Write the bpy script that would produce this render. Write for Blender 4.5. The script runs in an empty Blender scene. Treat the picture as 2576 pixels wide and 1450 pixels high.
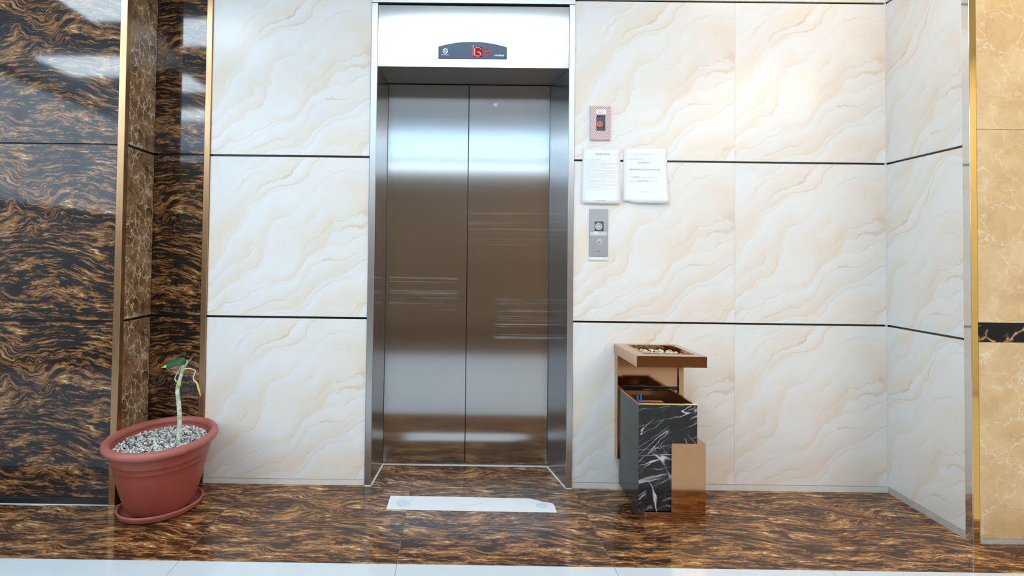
import bpy, bmesh, math, random
from mathutils import Vector, Matrix
random.seed(7)
S = bpy.context.scene
COL = S.collection

# ------------------------------------------------------------------ camera, world, exposure
cam_d = bpy.data.cameras.new('camera')
cam_d.sensor_width = 36.0
cam_d.lens = 1600.0 / 2576.0 * 36.0
cam_d.shift_x = 0.060411
cam_d.shift_y = -0.047771
cam_d.clip_start = 0.05
cam = bpy.data.objects.new('camera', cam_d)
COL.objects.link(cam)
R_, U_, F_ = Vector((0.9999, 0.0042, 0.0126)), Vector((-0.0124, -0.0259, 0.9996)), Vector((-0.0045, 0.9997, 0.0259))
F_.normalize(); R_ = (R_ - F_ * R_.dot(F_)).normalized(); U_ = R_.cross(F_)
cam.matrix_world = Matrix(((R_.x, U_.x, -F_.x, 0.0), (R_.y, U_.y, -F_.y, -3.1918), (R_.z, U_.z, -F_.z, 1.1479), (0, 0, 0, 1)))
S.camera = cam
S.view_settings.view_transform = 'Standard'
S.view_settings.look = 'None'
S.view_settings.gamma = 1.0
S.view_settings.use_curve_mapping = False
S.view_settings.exposure = 1.12
w = bpy.data.worlds.new('world'); S.world = w; w.use_nodes = True
w.node_tree.nodes['Background'].inputs[0].default_value = (0.75, 0.85, 1.0, 1)
w.node_tree.nodes['Background'].inputs[1].default_value = 0.3
CEIL = 3.0
COOL, WARM = (0.72, 0.88, 1.0), (1.0, 0.86, 0.72)
P_COOL, P_WARM = 7.0, 9.0
# ceiling lamps and added fill panels: centre x, y, size x, size y, colour, strength
PANELS = [(x, -2.1, 1.2, 0.6, WARM if x > 2 else COOL, P_WARM if x > 2 else P_COOL) for x in (-2.3, 0.15)]
PANELS += [(0.15, -2.8, 1.2, 0.5, COOL, P_COOL * 0.7)]
PANELS += [(x, y, 1.2, 0.6, WARM if x > 2 else COOL, P_WARM if x > 2 else P_COOL) for y in (-3.7, -5.3) for x in (-3.4, 3.4)]  # unseen rear panels, added to spread light more evenly down the walls
PANELS += [(1.9, -0.95, 0.6, 0.6, WARM, 5.0), (3.3, -1.4, 0.6, 0.6, WARM, 8.0)]
WIN = (0.66, 0.84, 1.0)    # daylight in the high windows of the left end wall
P_WIN, P_COVE, P_UP = 1.8, 2.2, 8.0
RY = -6.2          # rear wall of the lobby

# ------------------------------------------------------------------ node helper
class NG:
    def __init__(s, name):
        s.m = bpy.data.materials.new(name); s.m.use_nodes = True
        s.t = s.m.node_tree; s.p = s.t.nodes['Principled BSDF']
    def n(s, typ, **kw):
        d = s.t.nodes.new(typ)
        for k, v in kw.items(): setattr(d, k, v)
        return d
    def set(s, sock, v):
        if hasattr(v, 'default_value') or isinstance(v, bpy.types.NodeSocket): s.t.links.new(v, sock)
        else: sock.default_value = v
    def math(s, op, a, b=None, c=None, clamp=False):
        d = s.n('ShaderNodeMath', operation=op, use_clamp=clamp)
        for i, v in enumerate((a, b, c)):
            if v is not None: s.set(d.inputs[i], v)
        return d.outputs[0]
    def vmath(s, op, a, b=None):
        d = s.n('ShaderNodeVectorMath', operation=op)
        s.set(d.inputs[0], a)
        if b is not None: s.set(d.inputs[3] if op == 'SCALE' else d.inputs[1], b)
        return d.outputs[0]
    def sep(s, v):
        d = s.n('ShaderNodeSeparateXYZ'); s.set(d.inputs[0], v); return d.outputs
    def comb(s, x=0.0, y=0.0, z=0.0):
        d = s.n('ShaderNodeCombineXYZ')
        for i, v in enumerate((x, y, z)): s.set(d.inputs[i], v)
        return d.outputs[0]
    def obj(s): return s.n('ShaderNodeTexCoord').outputs['Object']
    def noise(s, v, scale=1.0, detail=3.0, rough=0.5, dist=0.0, lac=2.0, col=False):
        d = s.n('ShaderNodeTexNoise'); s.set(d.inputs['Vector'], v)
        d.inputs['Scale'].default_value = scale; d.inputs['Detail'].default_value = detail
        d.inputs['Roughness'].default_value = rough; d.inputs['Distortion'].default_value = dist
        d.inputs['Lacunarity'].default_value = lac
        return d.outputs['Color' if col else 'Fac']
    def vor(s, v, scale, feat='DISTANCE_TO_EDGE', out='Distance'):
        d = s.n('ShaderNodeTexVoronoi', feature=feat); s.set(d.inputs['Vector'], v); d.inputs['Scale'].default_value = scale
        return d.outputs[out]
    def ramp(s, f, stops, interp='LINEAR'):
        d = s.n('ShaderNodeValToRGB'); s.set(d.inputs[0], f); cr = d.color_ramp; cr.interpolation = interp
        while len(cr.elements) > 1: cr.elements.remove(cr.elements[-1])
        for i, (p, c) in enumerate(stops):
            e = cr.elements[0] if i == 0 else cr.elements.new(p)
            e.position = p; e.color = (c, c, c, 1) if isinstance(c, (int, float)) else (*c, 1)
        return d.outputs[0]
    def step(s, f, a, b):
        d = s.n('ShaderNodeMapRange', interpolation_type='SMOOTHSTEP'); s.set(d.inputs[0], f)
        d.inputs[1].default_value = a; d.inputs[2].default_value = b; return d.outputs[0]
    def mix(s, f, a, b):
        d = s.n('ShaderNodeMix', data_type='RGBA')
        s.set(d.inputs[0], f)
        for i, v in ((6, a), (7, b)):
            if isinstance(v, tuple) and len(v) == 3: v = (*v, 1)
            s.set(d.inputs[i], v)
        return d.outputs[2]
    def bump(s, h, strength=0.2, dist=0.01):
        d = s.n('ShaderNodeBump'); s.set(d.inputs['Height'], h)
        d.inputs['Strength'].default_value = strength; d.inputs['Distance'].default_value = dist
        s.t.links.new(d.outputs[0], s.p.inputs['Normal'])
    def out(s, col=None, rough=None, metal=None, **kw):
        if col is not None: s.set(s.p.inputs['Base Color'], (*col, 1) if isinstance(col, tuple) and len(col) == 3 else col)
        if rough is not None: s.set(s.p.inputs['Roughness'], rough)
        if metal is not None: s.set(s.p.inputs['Metallic'], metal)
        for k, v in kw.items(): s.set(s.p.inputs[k.replace('_', ' ')], v)
        return s.m

def plain(name, col, rough=0.5, metal=0.0, var=0.06, scale=30.0, **kw):
    g = NG(name); n = g.noise(g.obj(), scale, 4)
    lo = tuple(max(0, c * (1 - var)) for c in col); hi = tuple(min(1, c * (1 + var)) for c in col)
    return g.out(g.mix(n, lo, hi), rough, metal, **kw)

def emit(name, col, strength):
    g = NG(name)
    return g.out((0.02, 0.02, 0.02), 0.4, 0.0, Emission_Color=(*col, 1), Emission_Strength=strength)

def xz(g):
    o = g.sep(g.obj()); return o[0], o[2]

def m_cream():
    g = NG('cream_marble'); x, z = xz(g)
    p = g.comb(x, z, 0.37)
    w1 = g.vmath('SUBTRACT', g.noise(p, 1.7, 2.0, 0.5, col=True), (0.5, 0.5, 0.5))
    w2 = g.vmath('SUBTRACT', g.noise(p, 5.5, 3.5, 0.6, col=True), (0.5, 0.5, 0.5))
    q = g.vmath('ADD', g.vmath('ADD', p, g.vmath('SCALE', w1, 0.42)), g.vmath('SCALE', w2, 0.13))
    qx, qz, _ = g.sep(q)
    a = math.radians(38)
    s = g.math('ADD', g.math('MULTIPLY', qx, math.cos(a)), g.math('MULTIPLY', qz, math.sin(a)))
    t = g.math('SUBTRACT', g.math('MULTIPLY', qz, math.cos(a)), g.math('MULTIPLY', qx, math.sin(a)))
    col = (0.815, 0.81, 0.795)
    cl = g.noise(g.comb(g.math('MULTIPLY', s, 1.5), g.math('MULTIPLY', t, 7.0), 5.3), 1.0, 4.0, 0.55)
    col = g.mix(g.math('MULTIPLY', g.step(cl, 0.48, 0.70), 0.5), col, (0.715, 0.755, 0.775))
    for (fr, seed, tone, bs, vs) in ((4.6, 1.3, (0.79, 0.66, 0.52), 0.85, 0.50), (7.3, 9.7, (0.79, 0.665, 0.52), 0.70, 0.45), (12.5, 15.1, (0.79, 0.68, 0.55), 0.60, 0.40)):
        n = g.noise(g.comb(g.math('MULTIPLY', s, 1.3), g.math('MULTIPLY', t, 2.2), seed), 1.0, 3.0, 0.55)
        ph = g.math('ADD', g.math('MULTIPLY', t, fr), g.math('MULTIPLY', n, 2.3))
        f = g.math('FRACT', ph)
        m = g.step(g.noise(g.comb(g.math('MULTIPLY', s, 2.0), g.math('MULTIPLY', t, 4.5), seed + 4), 1.0, 3.0, 0.5), 0.38, 0.62)
        fade = g.math('POWER', g.math('SUBTRACT', 1.0, f), 1.5)
        fade = g.math('MULTIPLY', fade, g.step(f, 0.0, 0.035))
        brk = g.math('ADD', 0.55, g.math('MULTIPLY', g.noise(g.comb(g.math('MULTIPLY', s, 9), g.math('MULTIPLY', t, 22), seed), 1.0, 4.0, 0.6), 0.9))
        col = g.mix(g.math('MULTIPLY', g.math('MULTIPLY', g.math('MULTIPLY', fade, m), bs), brk, clamp=True), col, tone)
        ln = g.step(g.math('ABSOLUTE', g.math('SUBTRACT', f, 0.03)), 0.032, 0.004)
        m2 = g.step(g.noise(g.comb(g.math('MULTIPLY', s, 3.0), g.math('MULTIPLY', t, 5.0), seed + 7), 1.0, 2.0, 0.5), 0.48, 0.64)
        col = g.mix(g.math('MULTIPLY', g.math('MULTIPLY', ln, m2), vs), col, (0.62, 0.42, 0.26))
    return g.out(col, 0.2, 0.0, Specular_IOR_Level=0.4)

def m_brown(name='brown_granite', gain=1.0, rough=0.06, dark=(0.013, 0.009, 0.008), ior=1.52, cover=0.0, spec=0.5):
    g = NG(name); x, z = xz(g)
    p = g.comb(x, z, 2.7)
    w1 = g.vmath('SUBTRACT', g.noise(p, 1.9, 1.0, 0.5, col=True), (0.5, 0.5, 0.5))
    w2 = g.vmath('SUBTRACT', g.noise(p, 6.5, 2.0, 0.5, col=True), (0.5, 0.5, 0.5))
    w3 = g.vmath('SUBTRACT', g.noise(p, 30.0, 2.0, 0.5, col=True), (0.5, 0.5, 0.5))
    sw = g.step(g.noise(g.comb(x, z, 8.8), 2.6, 1.5, 0.5), 0.46, 0.62)
    q = g.vmath('ADD', g.vmath('ADD', p, g.vmath('SCALE', w1, 0.34)), g.vmath('SCALE', w3, 0.014))
    q = g.vmath('ADD', q, g.vmath('SCALE', g.vmath('SCALE', w2, 0.24), g.math('ADD', g.math('MULTIPLY', sw, 0.80), 0.13)))
    qx, qz, _ = g.sep(q)
    a = math.radians(-8)
    s = g.math('ADD', g.math('MULTIPLY', qx, math.cos(a)), g.math('MULTIPLY', qz, math.sin(a)))
    t = g.math('SUBTRACT', g.math('MULTIPLY', qz, math.cos(a)), g.math('MULTIPLY', qx, math.sin(a)))
    A = g.noise(g.comb(g.math('MULTIPLY', s, 13.0), g.math('MULTIPLY', t, 80.0), 0.4), 1.0, 4.0, 0.58, 0.1)
    B = g.noise(g.comb(g.math('MULTIPLY', s, 40.0), g.math('MULTIPLY', t, 200.0), 2.4), 1.0, 4.0, 0.65)
    M_ = g.noise(g.comb(g.math('MULTIPLY', s, 3.4), g.math('MULTIPLY', t, 13.0), 4.0), 1.0, 3.0, 0.55)
    f = g.math('ADD', A, g.math('MULTIPLY', g.math('SUBTRACT', M_, 0.5), 0.62))
    f = g.math('ADD', f, g.math('MULTIPLY', g.math('SUBTRACT', B, 0.5), 0.42))
    f = g.math('ADD', f, cover)
    k = gain
    col = g.ramp(f, [(0.0, (0.007, 0.006, 0.006)), (0.480, dark), (0.496, (0.050 * k, 0.024 * k, 0.014 * k)),
                     (0.512, (0.17 * k, 0.068 * k, 0.022 * k)), (0.590, (0.28 * k, 0.122 * k, 0.038 * k)),
                     (0.68, (0.38 * k, 0.185 * k, 0.065 * k)), (0.725, (0.62 * k, 0.40 * k, 0.18 * k)), (0.82, (0.76 * k, 0.66 * k, 0.50 * k))])
    fine = g.noise(g.comb(g.math('MULTIPLY', s, 24.0), g.math('MULTIPLY', t, 150.0), 7.4), 1.0, 4.0, 0.6)
    col = g.mix(g.math('MULTIPLY', g.step(fine, 0.55, 0.66), 0.7), col, dark)
    R = g.noise(g.comb(g.math('MULTIPLY', s, 7.0), g.math('MULTIPLY', t, 85.0), 21.0), 1.0, 3.0, 0.6)
    col = g.mix(g.math('MULTIPLY', g.step(g.math('ABSOLUTE', g.math('SUBTRACT', R, 0.5)), 0.036, 0.008), 0.9), col, dark)
    wh = g.noise(g.comb(g.math('MULTIPLY', s, 16.0), g.math('MULTIPLY', t, 70.0), 17.4), 1.0, 3.0, 0.55)
    col = g.mix(g.math('MULTIPLY', g.step(wh, 0.70, 0.77), 0.8), col, (0.62, 0.50, 0.36))
    return g.out(col, rough, 0.0, IOR=ior, Specular_IOR_Level=spec)

def m_veined(name, lo, mid, hi, vcol, s1, s2, vstr, rough, cloud=5.0, thr=(0.42, 0.6), wid=0.035):
    g = NG(name); x, z = xz(g)
    p = g.comb(x, z, 0.9)
    w = g.vmath('SUBTRACT', g.noise(p, 9.0, 5, 0.65, col=True), (0.5, 0.5, 0.5))
    q = g.vmath('ADD', p, g.vmath('SCALE', w, 0.17))
    c = g.noise(q, cloud, 7, 0.62)
    col = g.ramp(c, [(0.3, lo), (0.5, mid), (0.68, hi)])
    e1 = g.step(g.vor(q, s1), wid, 0.0)
    e2 = g.step(g.vor(q, s2), wid * 1.3, 0.0)
    m1 = g.step(g.noise(p, 4.0, 3, 0.6), *thr)
    m2 = g.step(g.noise(p, 7.0, 3, 0.6), thr[0] + .04, thr[1] + .06)
    v = g.math('ADD', g.math('MULTIPLY', e1, m1), g.math('MULTIPLY', g.math('MULTIPLY', e2, m2), 0.7), clamp=True)
    col = g.mix(g.math('MULTIPLY', v, vstr), col, vcol)
    return g.out(col, rough, 0.0)

def m_marquina():
    g = NG('black_marble_white_veins'); o = g.sep(g.obj())
    p = g.comb(g.math('ADD', o[0], g.math('MULTIPLY', o[1], 0.8)), o[2], 0.31)
    w = g.vmath('SUBTRACT', g.noise(p, 7.0, 4, 0.6, col=True), (0.5, 0.5, 0.5))
    q = g.vmath('ADD', p, g.vmath('SCALE', w, 0.06))
    qx, qz, _ = g.sep(q)
    def fam(ang, fs, ft, seed, width, mlo, mhi):
        a = math.radians(ang)
        s = g.math('ADD', g.math('MULTIPLY', qx, math.cos(a)), g.math('MULTIPLY', qz, math.sin(a)))
        t = g.math('SUBTRACT', g.math('MULTIPLY', qz, math.cos(a)), g.math('MULTIPLY', qx, math.sin(a)))
        n = g.noise(g.comb(g.math('MULTIPLY', s, fs), g.math('MULTIPLY', t, ft), seed), 1.0, 1.0, 0.4)
        k = g.noise(g.comb(g.math('MULTIPLY', s, 7.0), g.math('MULTIPLY', t, 7.0), seed + 3), 1.0, 2.0, 0.5)
        line = g.step(g.math('ABSOLUTE', g.math('SUBTRACT', n, 0.5)), width, 0.0)
        return g.math('MULTIPLY', line, g.step(k, mlo, mhi))
    v = g.math('MAXIMUM', fam(12, 1.6, 17.0, 1.0, 0.014, 0.44, 0.60), fam(-58, 1.4, 12.0, 6.0, 0.011, 0.44, 0.58))
    v = g.math('MAXIMUM', v, g.math('MULTIPLY', fam(40, 2.2, 26.0, 11.0, 0.012, 0.45, 0.60), 0.7))
    v = g.math('MAXIMUM', v, g.math('MULTIPLY', g.step(g.vor(q, 26.0), 0.016, 0.0), g.math('MULTIPLY', g.step(g.noise(p, 9, 2), 0.5, 0.66), 0.45)))
    base = g.mix(g.noise(q, 12, 5, 0.6), (0.008, 0.008, 0.009), (0.030, 0.029, 0.030))
    return g.out(g.mix(v, base, (0.58, 0.56, 0.59)), 0.09, 0.0, IOR=1.38)

def m_portoro():
    g = NG('black_gold_border'); x, z = xz(g)
    p = g.comb(x, z, 0.2)
    w = g.vmath('SUBTRACT', g.noise(p, 12, 3, 0.6, col=True), (0.5, 0.5, 0.5))
    q = g.vmath('ADD', p, g.vmath('SCALE', w, 0.08))
    v = g.math('MULTIPLY', g.step(g.vor(q, 13.0), 0.10, 0.0), g.step(g.noise(p, 14, 2), 0.42, 0.55))
    return g.out(g.mix(v, (0.010, 0.008, 0.007), (0.62, 0.33, 0.13)), 0.12, 0.0, Specular_IOR_Level=0.2)

def m_steel(name, base=(0.60, 0.60, 0.60), rough=0.17, aniso=0.9, scratch=False, rot=0.0, brush=1.0, vertical=False):
    g = NG(name); o = g.sep(g.obj())
    if vertical: bv = g.comb(g.math('MULTIPLY', o[0], 420.0), g.math('MULTIPLY', o[1], 420.0), g.math('MULTIPLY', o[2], 1.5))
    else: bv = g.comb(g.math('MULTIPLY', o[0], 2.0), g.math('MULTIPLY', o[1], 2.0), g.math('MULTIPLY', o[2], 330.0))
    br = g.noise(bv, 1.0, 3, 0.6)
    col = g.mix(br, tuple(c * (1 - 0.06 * brush) for c in base), tuple(min(1, c * (1 + 0.05 * brush)) for c in base))
    r = g.math('ADD', rough, g.math('MULTIPLY', g.math('SUBTRACT', br, 0.5), 0.04 * brush))
    if scratch:
        st = g.step(g.noise(g.comb(g.math('MULTIPLY', o[0], 0.5), 0.7, g.math('MULTIPLY', o[2], 120.0)), 1.0, 5, 0.75), 0.51, 0.66)
        zone = None
        for (x0, x1, z0, z1, soft, amt) in scratch:
            a = g.math('MULTIPLY', g.step(o[0], x0 - soft, x0), g.step(o[0], x1 + soft, x1))
            b = g.math('MULTIPLY', g.step(o[2], z0 - .03, z0), g.step(o[2], z1 + .03, z1))
            zz = g.math('MULTIPLY', g.math('MULTIPLY', a, b), amt)
            zone = zz if zone is None else g.math('MAXIMUM', zone, zz)
        k = g.math('MULTIPLY', st, zone)
        r = g.math('ADD', r, g.math('MULTIPLY', k, 0.35))
        col = g.mix(g.math('MULTIPLY', k, 0.6), col, (0.80, 0.83, 0.88))
    m = g.out(col, r, 1.0, Anisotropic=aniso, Anisotropic_Rotation=rot)
    tg = g.n('ShaderNodeTangent', direction_type='UV_MAP', uv_map='UVMap')
    g.t.links.new(tg.outputs[0], g.p.inputs['Tangent'])
    return m

def m_stripes():
    g = NG('red_white_stripes'); x, z = xz(g)
    u = g.math('MULTIPLY', g.math('SUBTRACT', g.math('MULTIPLY', x, 0.80), z), 1 / 0.0078)
    f = g.step(g.math('ABSOLUTE', g.math('SUBTRACT', g.math('FRACT', u), 0.5)), 0.20, 0.27)
    return g.out(g.mix(f, (0.40, 0.10, 0.11), (0.80, 0.76, 0.77)), 0.35, 0.0)

def m_chips(name, stops, scale=60.0, rough=0.8):
    g = NG(name)
    d = g.n('ShaderNodeAttribute', attribute_name='tint', attribute_type='GEOMETRY')
    n = g.noise(g.obj(), 90, 3)
    f = g.math('ADD', g.math('MULTIPLY', d.outputs['Fac'], 0.8), g.math('MULTIPLY', n, 0.2))
    return g.out(g.ramp(f, stops), rough, 0.0)

M = {}
M['cream'] = m_cream()
M['brown'] = m_brown()
M['brown_floor'] = m_brown('brown_granite_floor', 1.25, 0.10, (0.050, 0.021, 0.011), 1.40, 0.028, 0.28)
M['emperador'] = m_veined('emperador_marble', (0.045, 0.020, 0.009), (0.21, 0.108, 0.045), (0.30, 0.175, 0.085), (0.68, 0.55, 0.40), 15, 38, 0.9, 0.08, 11.0, (0.41, 0.54), 0.065)
M['tan'] = m_veined('tan_marble', (0.53, 0.345, 0.165), (0.60, 0.41, 0.205), (0.66, 0.485, 0.27), (0.80, 0.71, 0.56), 7, 17, 0.62, 0.14, 8.0, (0.34, 0.54), 0.024)
M['marquina'] = m_marquina()
M['black_side'] = plain('polished_black_stone', (0.016, 0.020, 0.020), 0.10, 0, 0.3, 12, IOR=1.42, Specular_IOR_Level=0.25)
M['portoro'] = m_portoro()
M['steel'] = m_steel('brushed_steel')
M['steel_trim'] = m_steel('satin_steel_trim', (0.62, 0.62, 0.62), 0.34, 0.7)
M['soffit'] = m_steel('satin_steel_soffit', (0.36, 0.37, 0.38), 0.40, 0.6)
M['steel_door'] = m_steel('brushed_steel_door', (0.54, 0.54, 0.54), 0.14, 0.9,
                          scratch=[(-0.42, -0.06, 0.86, 1.02, 0.02, 0.9), (0.20, 0.46, 0.70, 0.90, 0.08, 1.0), (0.02, 0.46, 1.22, 1.42, 0.05, 0.35)])
M['bronze'] = m_steel('brushed_bronze', (0.46, 0.275, 0.145), 0.27, 0.5, vertical=True)
M['gold'] = plain('polished_gold_steel', (0.70, 0.43, 0.12), 0.06, 1.0)
M['polished'] = plain('polished_steel', (0.66, 0.64, 0.62), 0.08, 1.0)
M['copper'] = plain('rose_gold_steel', (0.54, 0.325, 0.175), 0.09, 1.0, 0.10, 25)
M['copper_dark'] = plain('rose_gold_liner', (0.52, 0.32, 0.17), 0.28, 1.0, 0.15, 25)
M['black'] = plain('black_joint', (0.010, 0.011, 0.012), 0.25)
M['dark_gloss'] = plain('dark_glossy_stone', (0.012, 0.014, 0.016), 0.05)
M['grout'] = plain('white_grout', (0.72, 0.70, 0.66), 0.7, 0, 0.12, 60)
M['dirty_grout'] = plain('dirty_grout', (0.50, 0.47, 0.43), 0.7, 0, 0.3, 40)
M['floor_grout'] = plain('brown_grey_grout', (0.24, 0.20, 0.17), 0.7, 0, 0.3, 40)
M['skirt'] = plain('cream_skirting', (0.74, 0.71, 0.645), 0.4, 0, 0.10, 30)
M['grey_strip'] = plain('grey_skirting', (0.42, 0.41, 0.40), 0.5, 0, 0.25, 40)
M['white_tile'] = plain('white_floor_tile', (0.61, 0.65, 0.68), 0.12, 0, 0.03, 8)
M['plaster'] = plain('white_plaster', (0.74, 0.80, 0.84), 0.6, 0, 0.02, 5)
M['paper'] = plain('white_paper', (0.84, 0.85, 0.87), 0.45, 0, 0.015, 15)
M['ink'] = plain('faded_grey_ink', (0.42, 0.44, 0.47), 0.6)
M['ink_faint'] = plain('faint_grey_ink', (0.62, 0.65, 0.68), 0.6)
M['blue_print'] = plain('faded_blue_print', (0.62, 0.74, 0.84), 0.5, 0, 0.06, 40)
M['stripes'] = m_stripes()
M['red'] = plain('dusty_red_plastic', (0.52, 0.13, 0.11), 0.4, 0, 0.1, 60)
M['recess'] = plain('dark_blue_recess', (0.075, 0.105, 0.135), 0.25)
M['plate_grey'] = m_steel('grey_plate_steel', (0.50, 0.52, 0.56), 0.45, 0.3)
M['chrome'] = plain('chrome', (0.62, 0.64, 0.67), 0.18, 0.25)
M['label'] = plain('white_label', (0.80, 0.82, 0.82), 0.5)
M['indicator'] = plain('slate_glass', (0.060, 0.088, 0.145), 0.2, 0, 0.15, 60, Specular_IOR_Level=0.15)
M['white_print'] = plain('white_print', (0.80, 0.88, 0.95), 0.4)
M['led'] = emit('red_led', (1.0, 0.11, 0.05), 0.55)
M['led_core'] = emit('bright_red_led', (1.0, 0.30, 0.26), 0.60)
M['dark_red'] = plain('dark_red_window', (0.30, 0.006, 0.008), 0.4, Specular_IOR_Level=0.1)
M['tape'] = plain('yellowed_tape', (0.52, 0.48, 0.38), 0.6, 0, 0.35, 90)
M['clear_tape'] = plain('cloudy_tape', (0.60, 0.62, 0.66), 0.3, 0, 0.1, 90)
M['terracotta'] = plain('terracotta_plastic', (0.33, 0.070, 0.050), 0.42, 0, 0.10, 12)
M['terracotta_rim'] = plain('dusty_terracotta_plastic', (0.40, 0.115, 0.090), 0.48, 0, 0.14, 14)
M['soil'] = plain('dark_soil', (0.05, 0.04, 0.033), 0.9, 0, 0.5, 80)
M['gravel'] = m_chips('grey_gravel', [(0.0, (0.07, 0.06, 0.045)), (0.24, (0.30, 0.27, 0.23)), (0.45, (0.58, 0.56, 0.53)), (0.8, (0.72, 0.70, 0.67)), (1.0, (0.82, 0.79, 0.74))])
M['pebbles'] = m_chips('cream_pebbles', [(0.0, (0.30, 0.24, 0.15)), (0.3, (0.62, 0.55, 0.42)), (1.0, (0.86, 0.82, 0.70))], rough=0.45)
M['leaf'] = plain('dark_green_leaf', (0.022, 0.105, 0.050), 0.30, 0, 0.35, 40)
M['leaf_pale'] = plain('yellow_green_leaf', (0.42, 0.52, 0.10), 0.4, 0, 0.2, 40)
M['bud'] = plain('pale_green_shoot', (0.36, 0.48, 0.20), 0.45, 0, 0.2, 40)
M['root'] = plain('cream_dry_root', (0.66, 0.62, 0.40), 0.55, 0, 0.2, 60)
M['root_tip'] = plain('yellow_dry_leaf', (0.68, 0.48, 0.14), 0.5, 0, 0.2, 60)
M['blue'] = plain('blue_plastic', (0.015, 0.14, 0.62), 0.3)
M['clear_bits'] = plain('clear_plastic', (0.62, 0.58, 0.52), 0.15, 0, 0.3, 50)
def m_stem():
    g = NG('ringed_stem'); o = g.sep(g.obj())
    n = g.noise(g.comb(g.math('MULTIPLY', o[0], 60), g.math('MULTIPLY', o[1], 60), g.math('MULTIPLY', o[2], 45)), 1.0, 3, 0.6)
    low = g.mix(g.step(n, 0.45, 0.6), (0.40, 0.46, 0.13), (0.62, 0.66, 0.36))
    up = g.mix(g.step(n, 0.4, 0.6), (0.36, 0.46, 0.20), (0.72, 0.74, 0.66))
    return g.out(g.mix(g.step(o[2], 0.07, 0.11), low, up), 0.5, 0.0)
M['stem'] = m_stem()
M['stem_low'] = M['bud']

# ------------------------------------------------------------------ geometry helpers
def uvs(me):
    uv = me.uv_layers.new(name='UVMap')
    for p in me.polygons:
        n = p.normal
        for li in p.loop_indices:
            c = me.vertices[me.loops[li].vertex_index].co
            if abs(n.z) > 0.7: uv.data[li].uv = (c.x, c.y)
            elif abs(n.x) > 0.7: uv.data[li].uv = (c.y, c.z)
            else: uv.data[li].uv = (c.x, c.z)

def link(name, me, mat, parent=None, loc=(0, 0, 0), rot=(0, 0, 0), smooth=False):
    if not me.uv_layers: uvs(me)
    if not me.materials: me.materials.append(mat)
    if smooth:
        for p in me.polygons: p.use_smooth = True
    o = bpy.data.objects.new(name, me); COL.objects.link(o)
    o.location = loc; o.rotation_euler = rot
    if parent is not None: o.parent = parent
    return o

def empty(name, loc=(0, 0, 0), rz=0.0):
    o = bpy.data.objects.new(name, None); COL.objects.link(o)
    o.location = loc; o.rotation_euler = (0, 0, rz); o.empty_display_size = 0.05
    return o

def tag(o, label, cat, group=None):
    o['label'] = label; o['category'] = cat
    if group: o['group'] = group
    return o

def struct(o):
    o['kind'] = 'structure'; return o

def stuff(o):
    o['kind'] = 'stuff'; return o

def mesh(name, verts, faces):
    me = bpy.data.meshes.new(name); me.from_pydata(verts, [], faces); me.update()
    bm = bmesh.new(); bm.from_mesh(me); bmesh.ops.recalc_face_normals(bm, faces=bm.faces); bm.to_mesh(me); bm.free(); me.update()
    return me

def box_me(x0, x1, y0, y1, z0, z1, bev=0.0, seg=1, name='box'):
    bm = bmesh.new()
    v = [bm.verts.new((x, y, z)) for x in (x0, x1) for y in (y0, y1) for z in (z0, z1)]
    for f in ((0, 1, 3, 2), (4, 6, 7, 5), (0, 4, 5, 1), (2, 3, 7, 6), (0, 2, 6, 4), (1, 5, 7, 3)): bm.faces.new([v[i] for i in f])
    bmesh.ops.recalc_face_normals(bm, faces=bm.faces)
    if bev: bmesh.ops.bevel(bm, geom=bm.edges[:], offset=bev, segments=seg, affect='EDGES', profile=0.5)
    me = bpy.data.meshes.new(name); bm.to_mesh(me); bm.free(); me.update()
    return me

def box(name, x0, x1, y0, y1, z0, z1, mat, parent=None, bev=0.0, seg=1, origin=None):
    """box in world coordinates; its own origin at the lower left front corner (or origin); parent offsets removed"""
    ox, oy, oz = origin or (x0, y0, z0)
    me = box_me(x0 - ox, x1 - ox, y0 - oy, y1 - oy, z0 - oz, z1 - oz, bev, seg, name)
    loc = Vector((ox, oy, oz))
    if parent is not None: loc = loc - world_loc(parent)
    return link(name, me, mat, parent, loc)

def world_loc(o):
    v = Vector(o.location)
    while o.parent is not None:
        o = o.parent; v = v + Vector(o.location)
    return v

SLAB = {}
def slab_me(wd, ht, th=0.012, ch=0.0008):
    """tile: local x width, local z height, front face at y=0 facing -y, thickness to +y, chamfered front edge"""
    key = (round(wd, 4), round(ht, 4), th, ch)
    if key in SLAB: return SLAB[key]
    v = [(ch, 0, ch), (wd - ch, 0, ch), (wd - ch, 0, ht - ch), (ch, 0, ht - ch),
         (0, ch, 0), (wd, ch, 0), (wd, ch, ht), (0, ch, ht),
         (0, th, 0), (wd, th, 0), (wd, th, ht), (0, th, ht)]
    f = [(0, 1, 2, 3), (8, 11, 10, 9)]
    for i in range(4):
        j = (i + 1) % 4
        f += [(i, i + 4, j + 4, j), (i + 4, i + 8, j + 8, j + 4)]
    SLAB[key] = mesh('tile', v, f)
    return SLAB[key]

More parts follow.
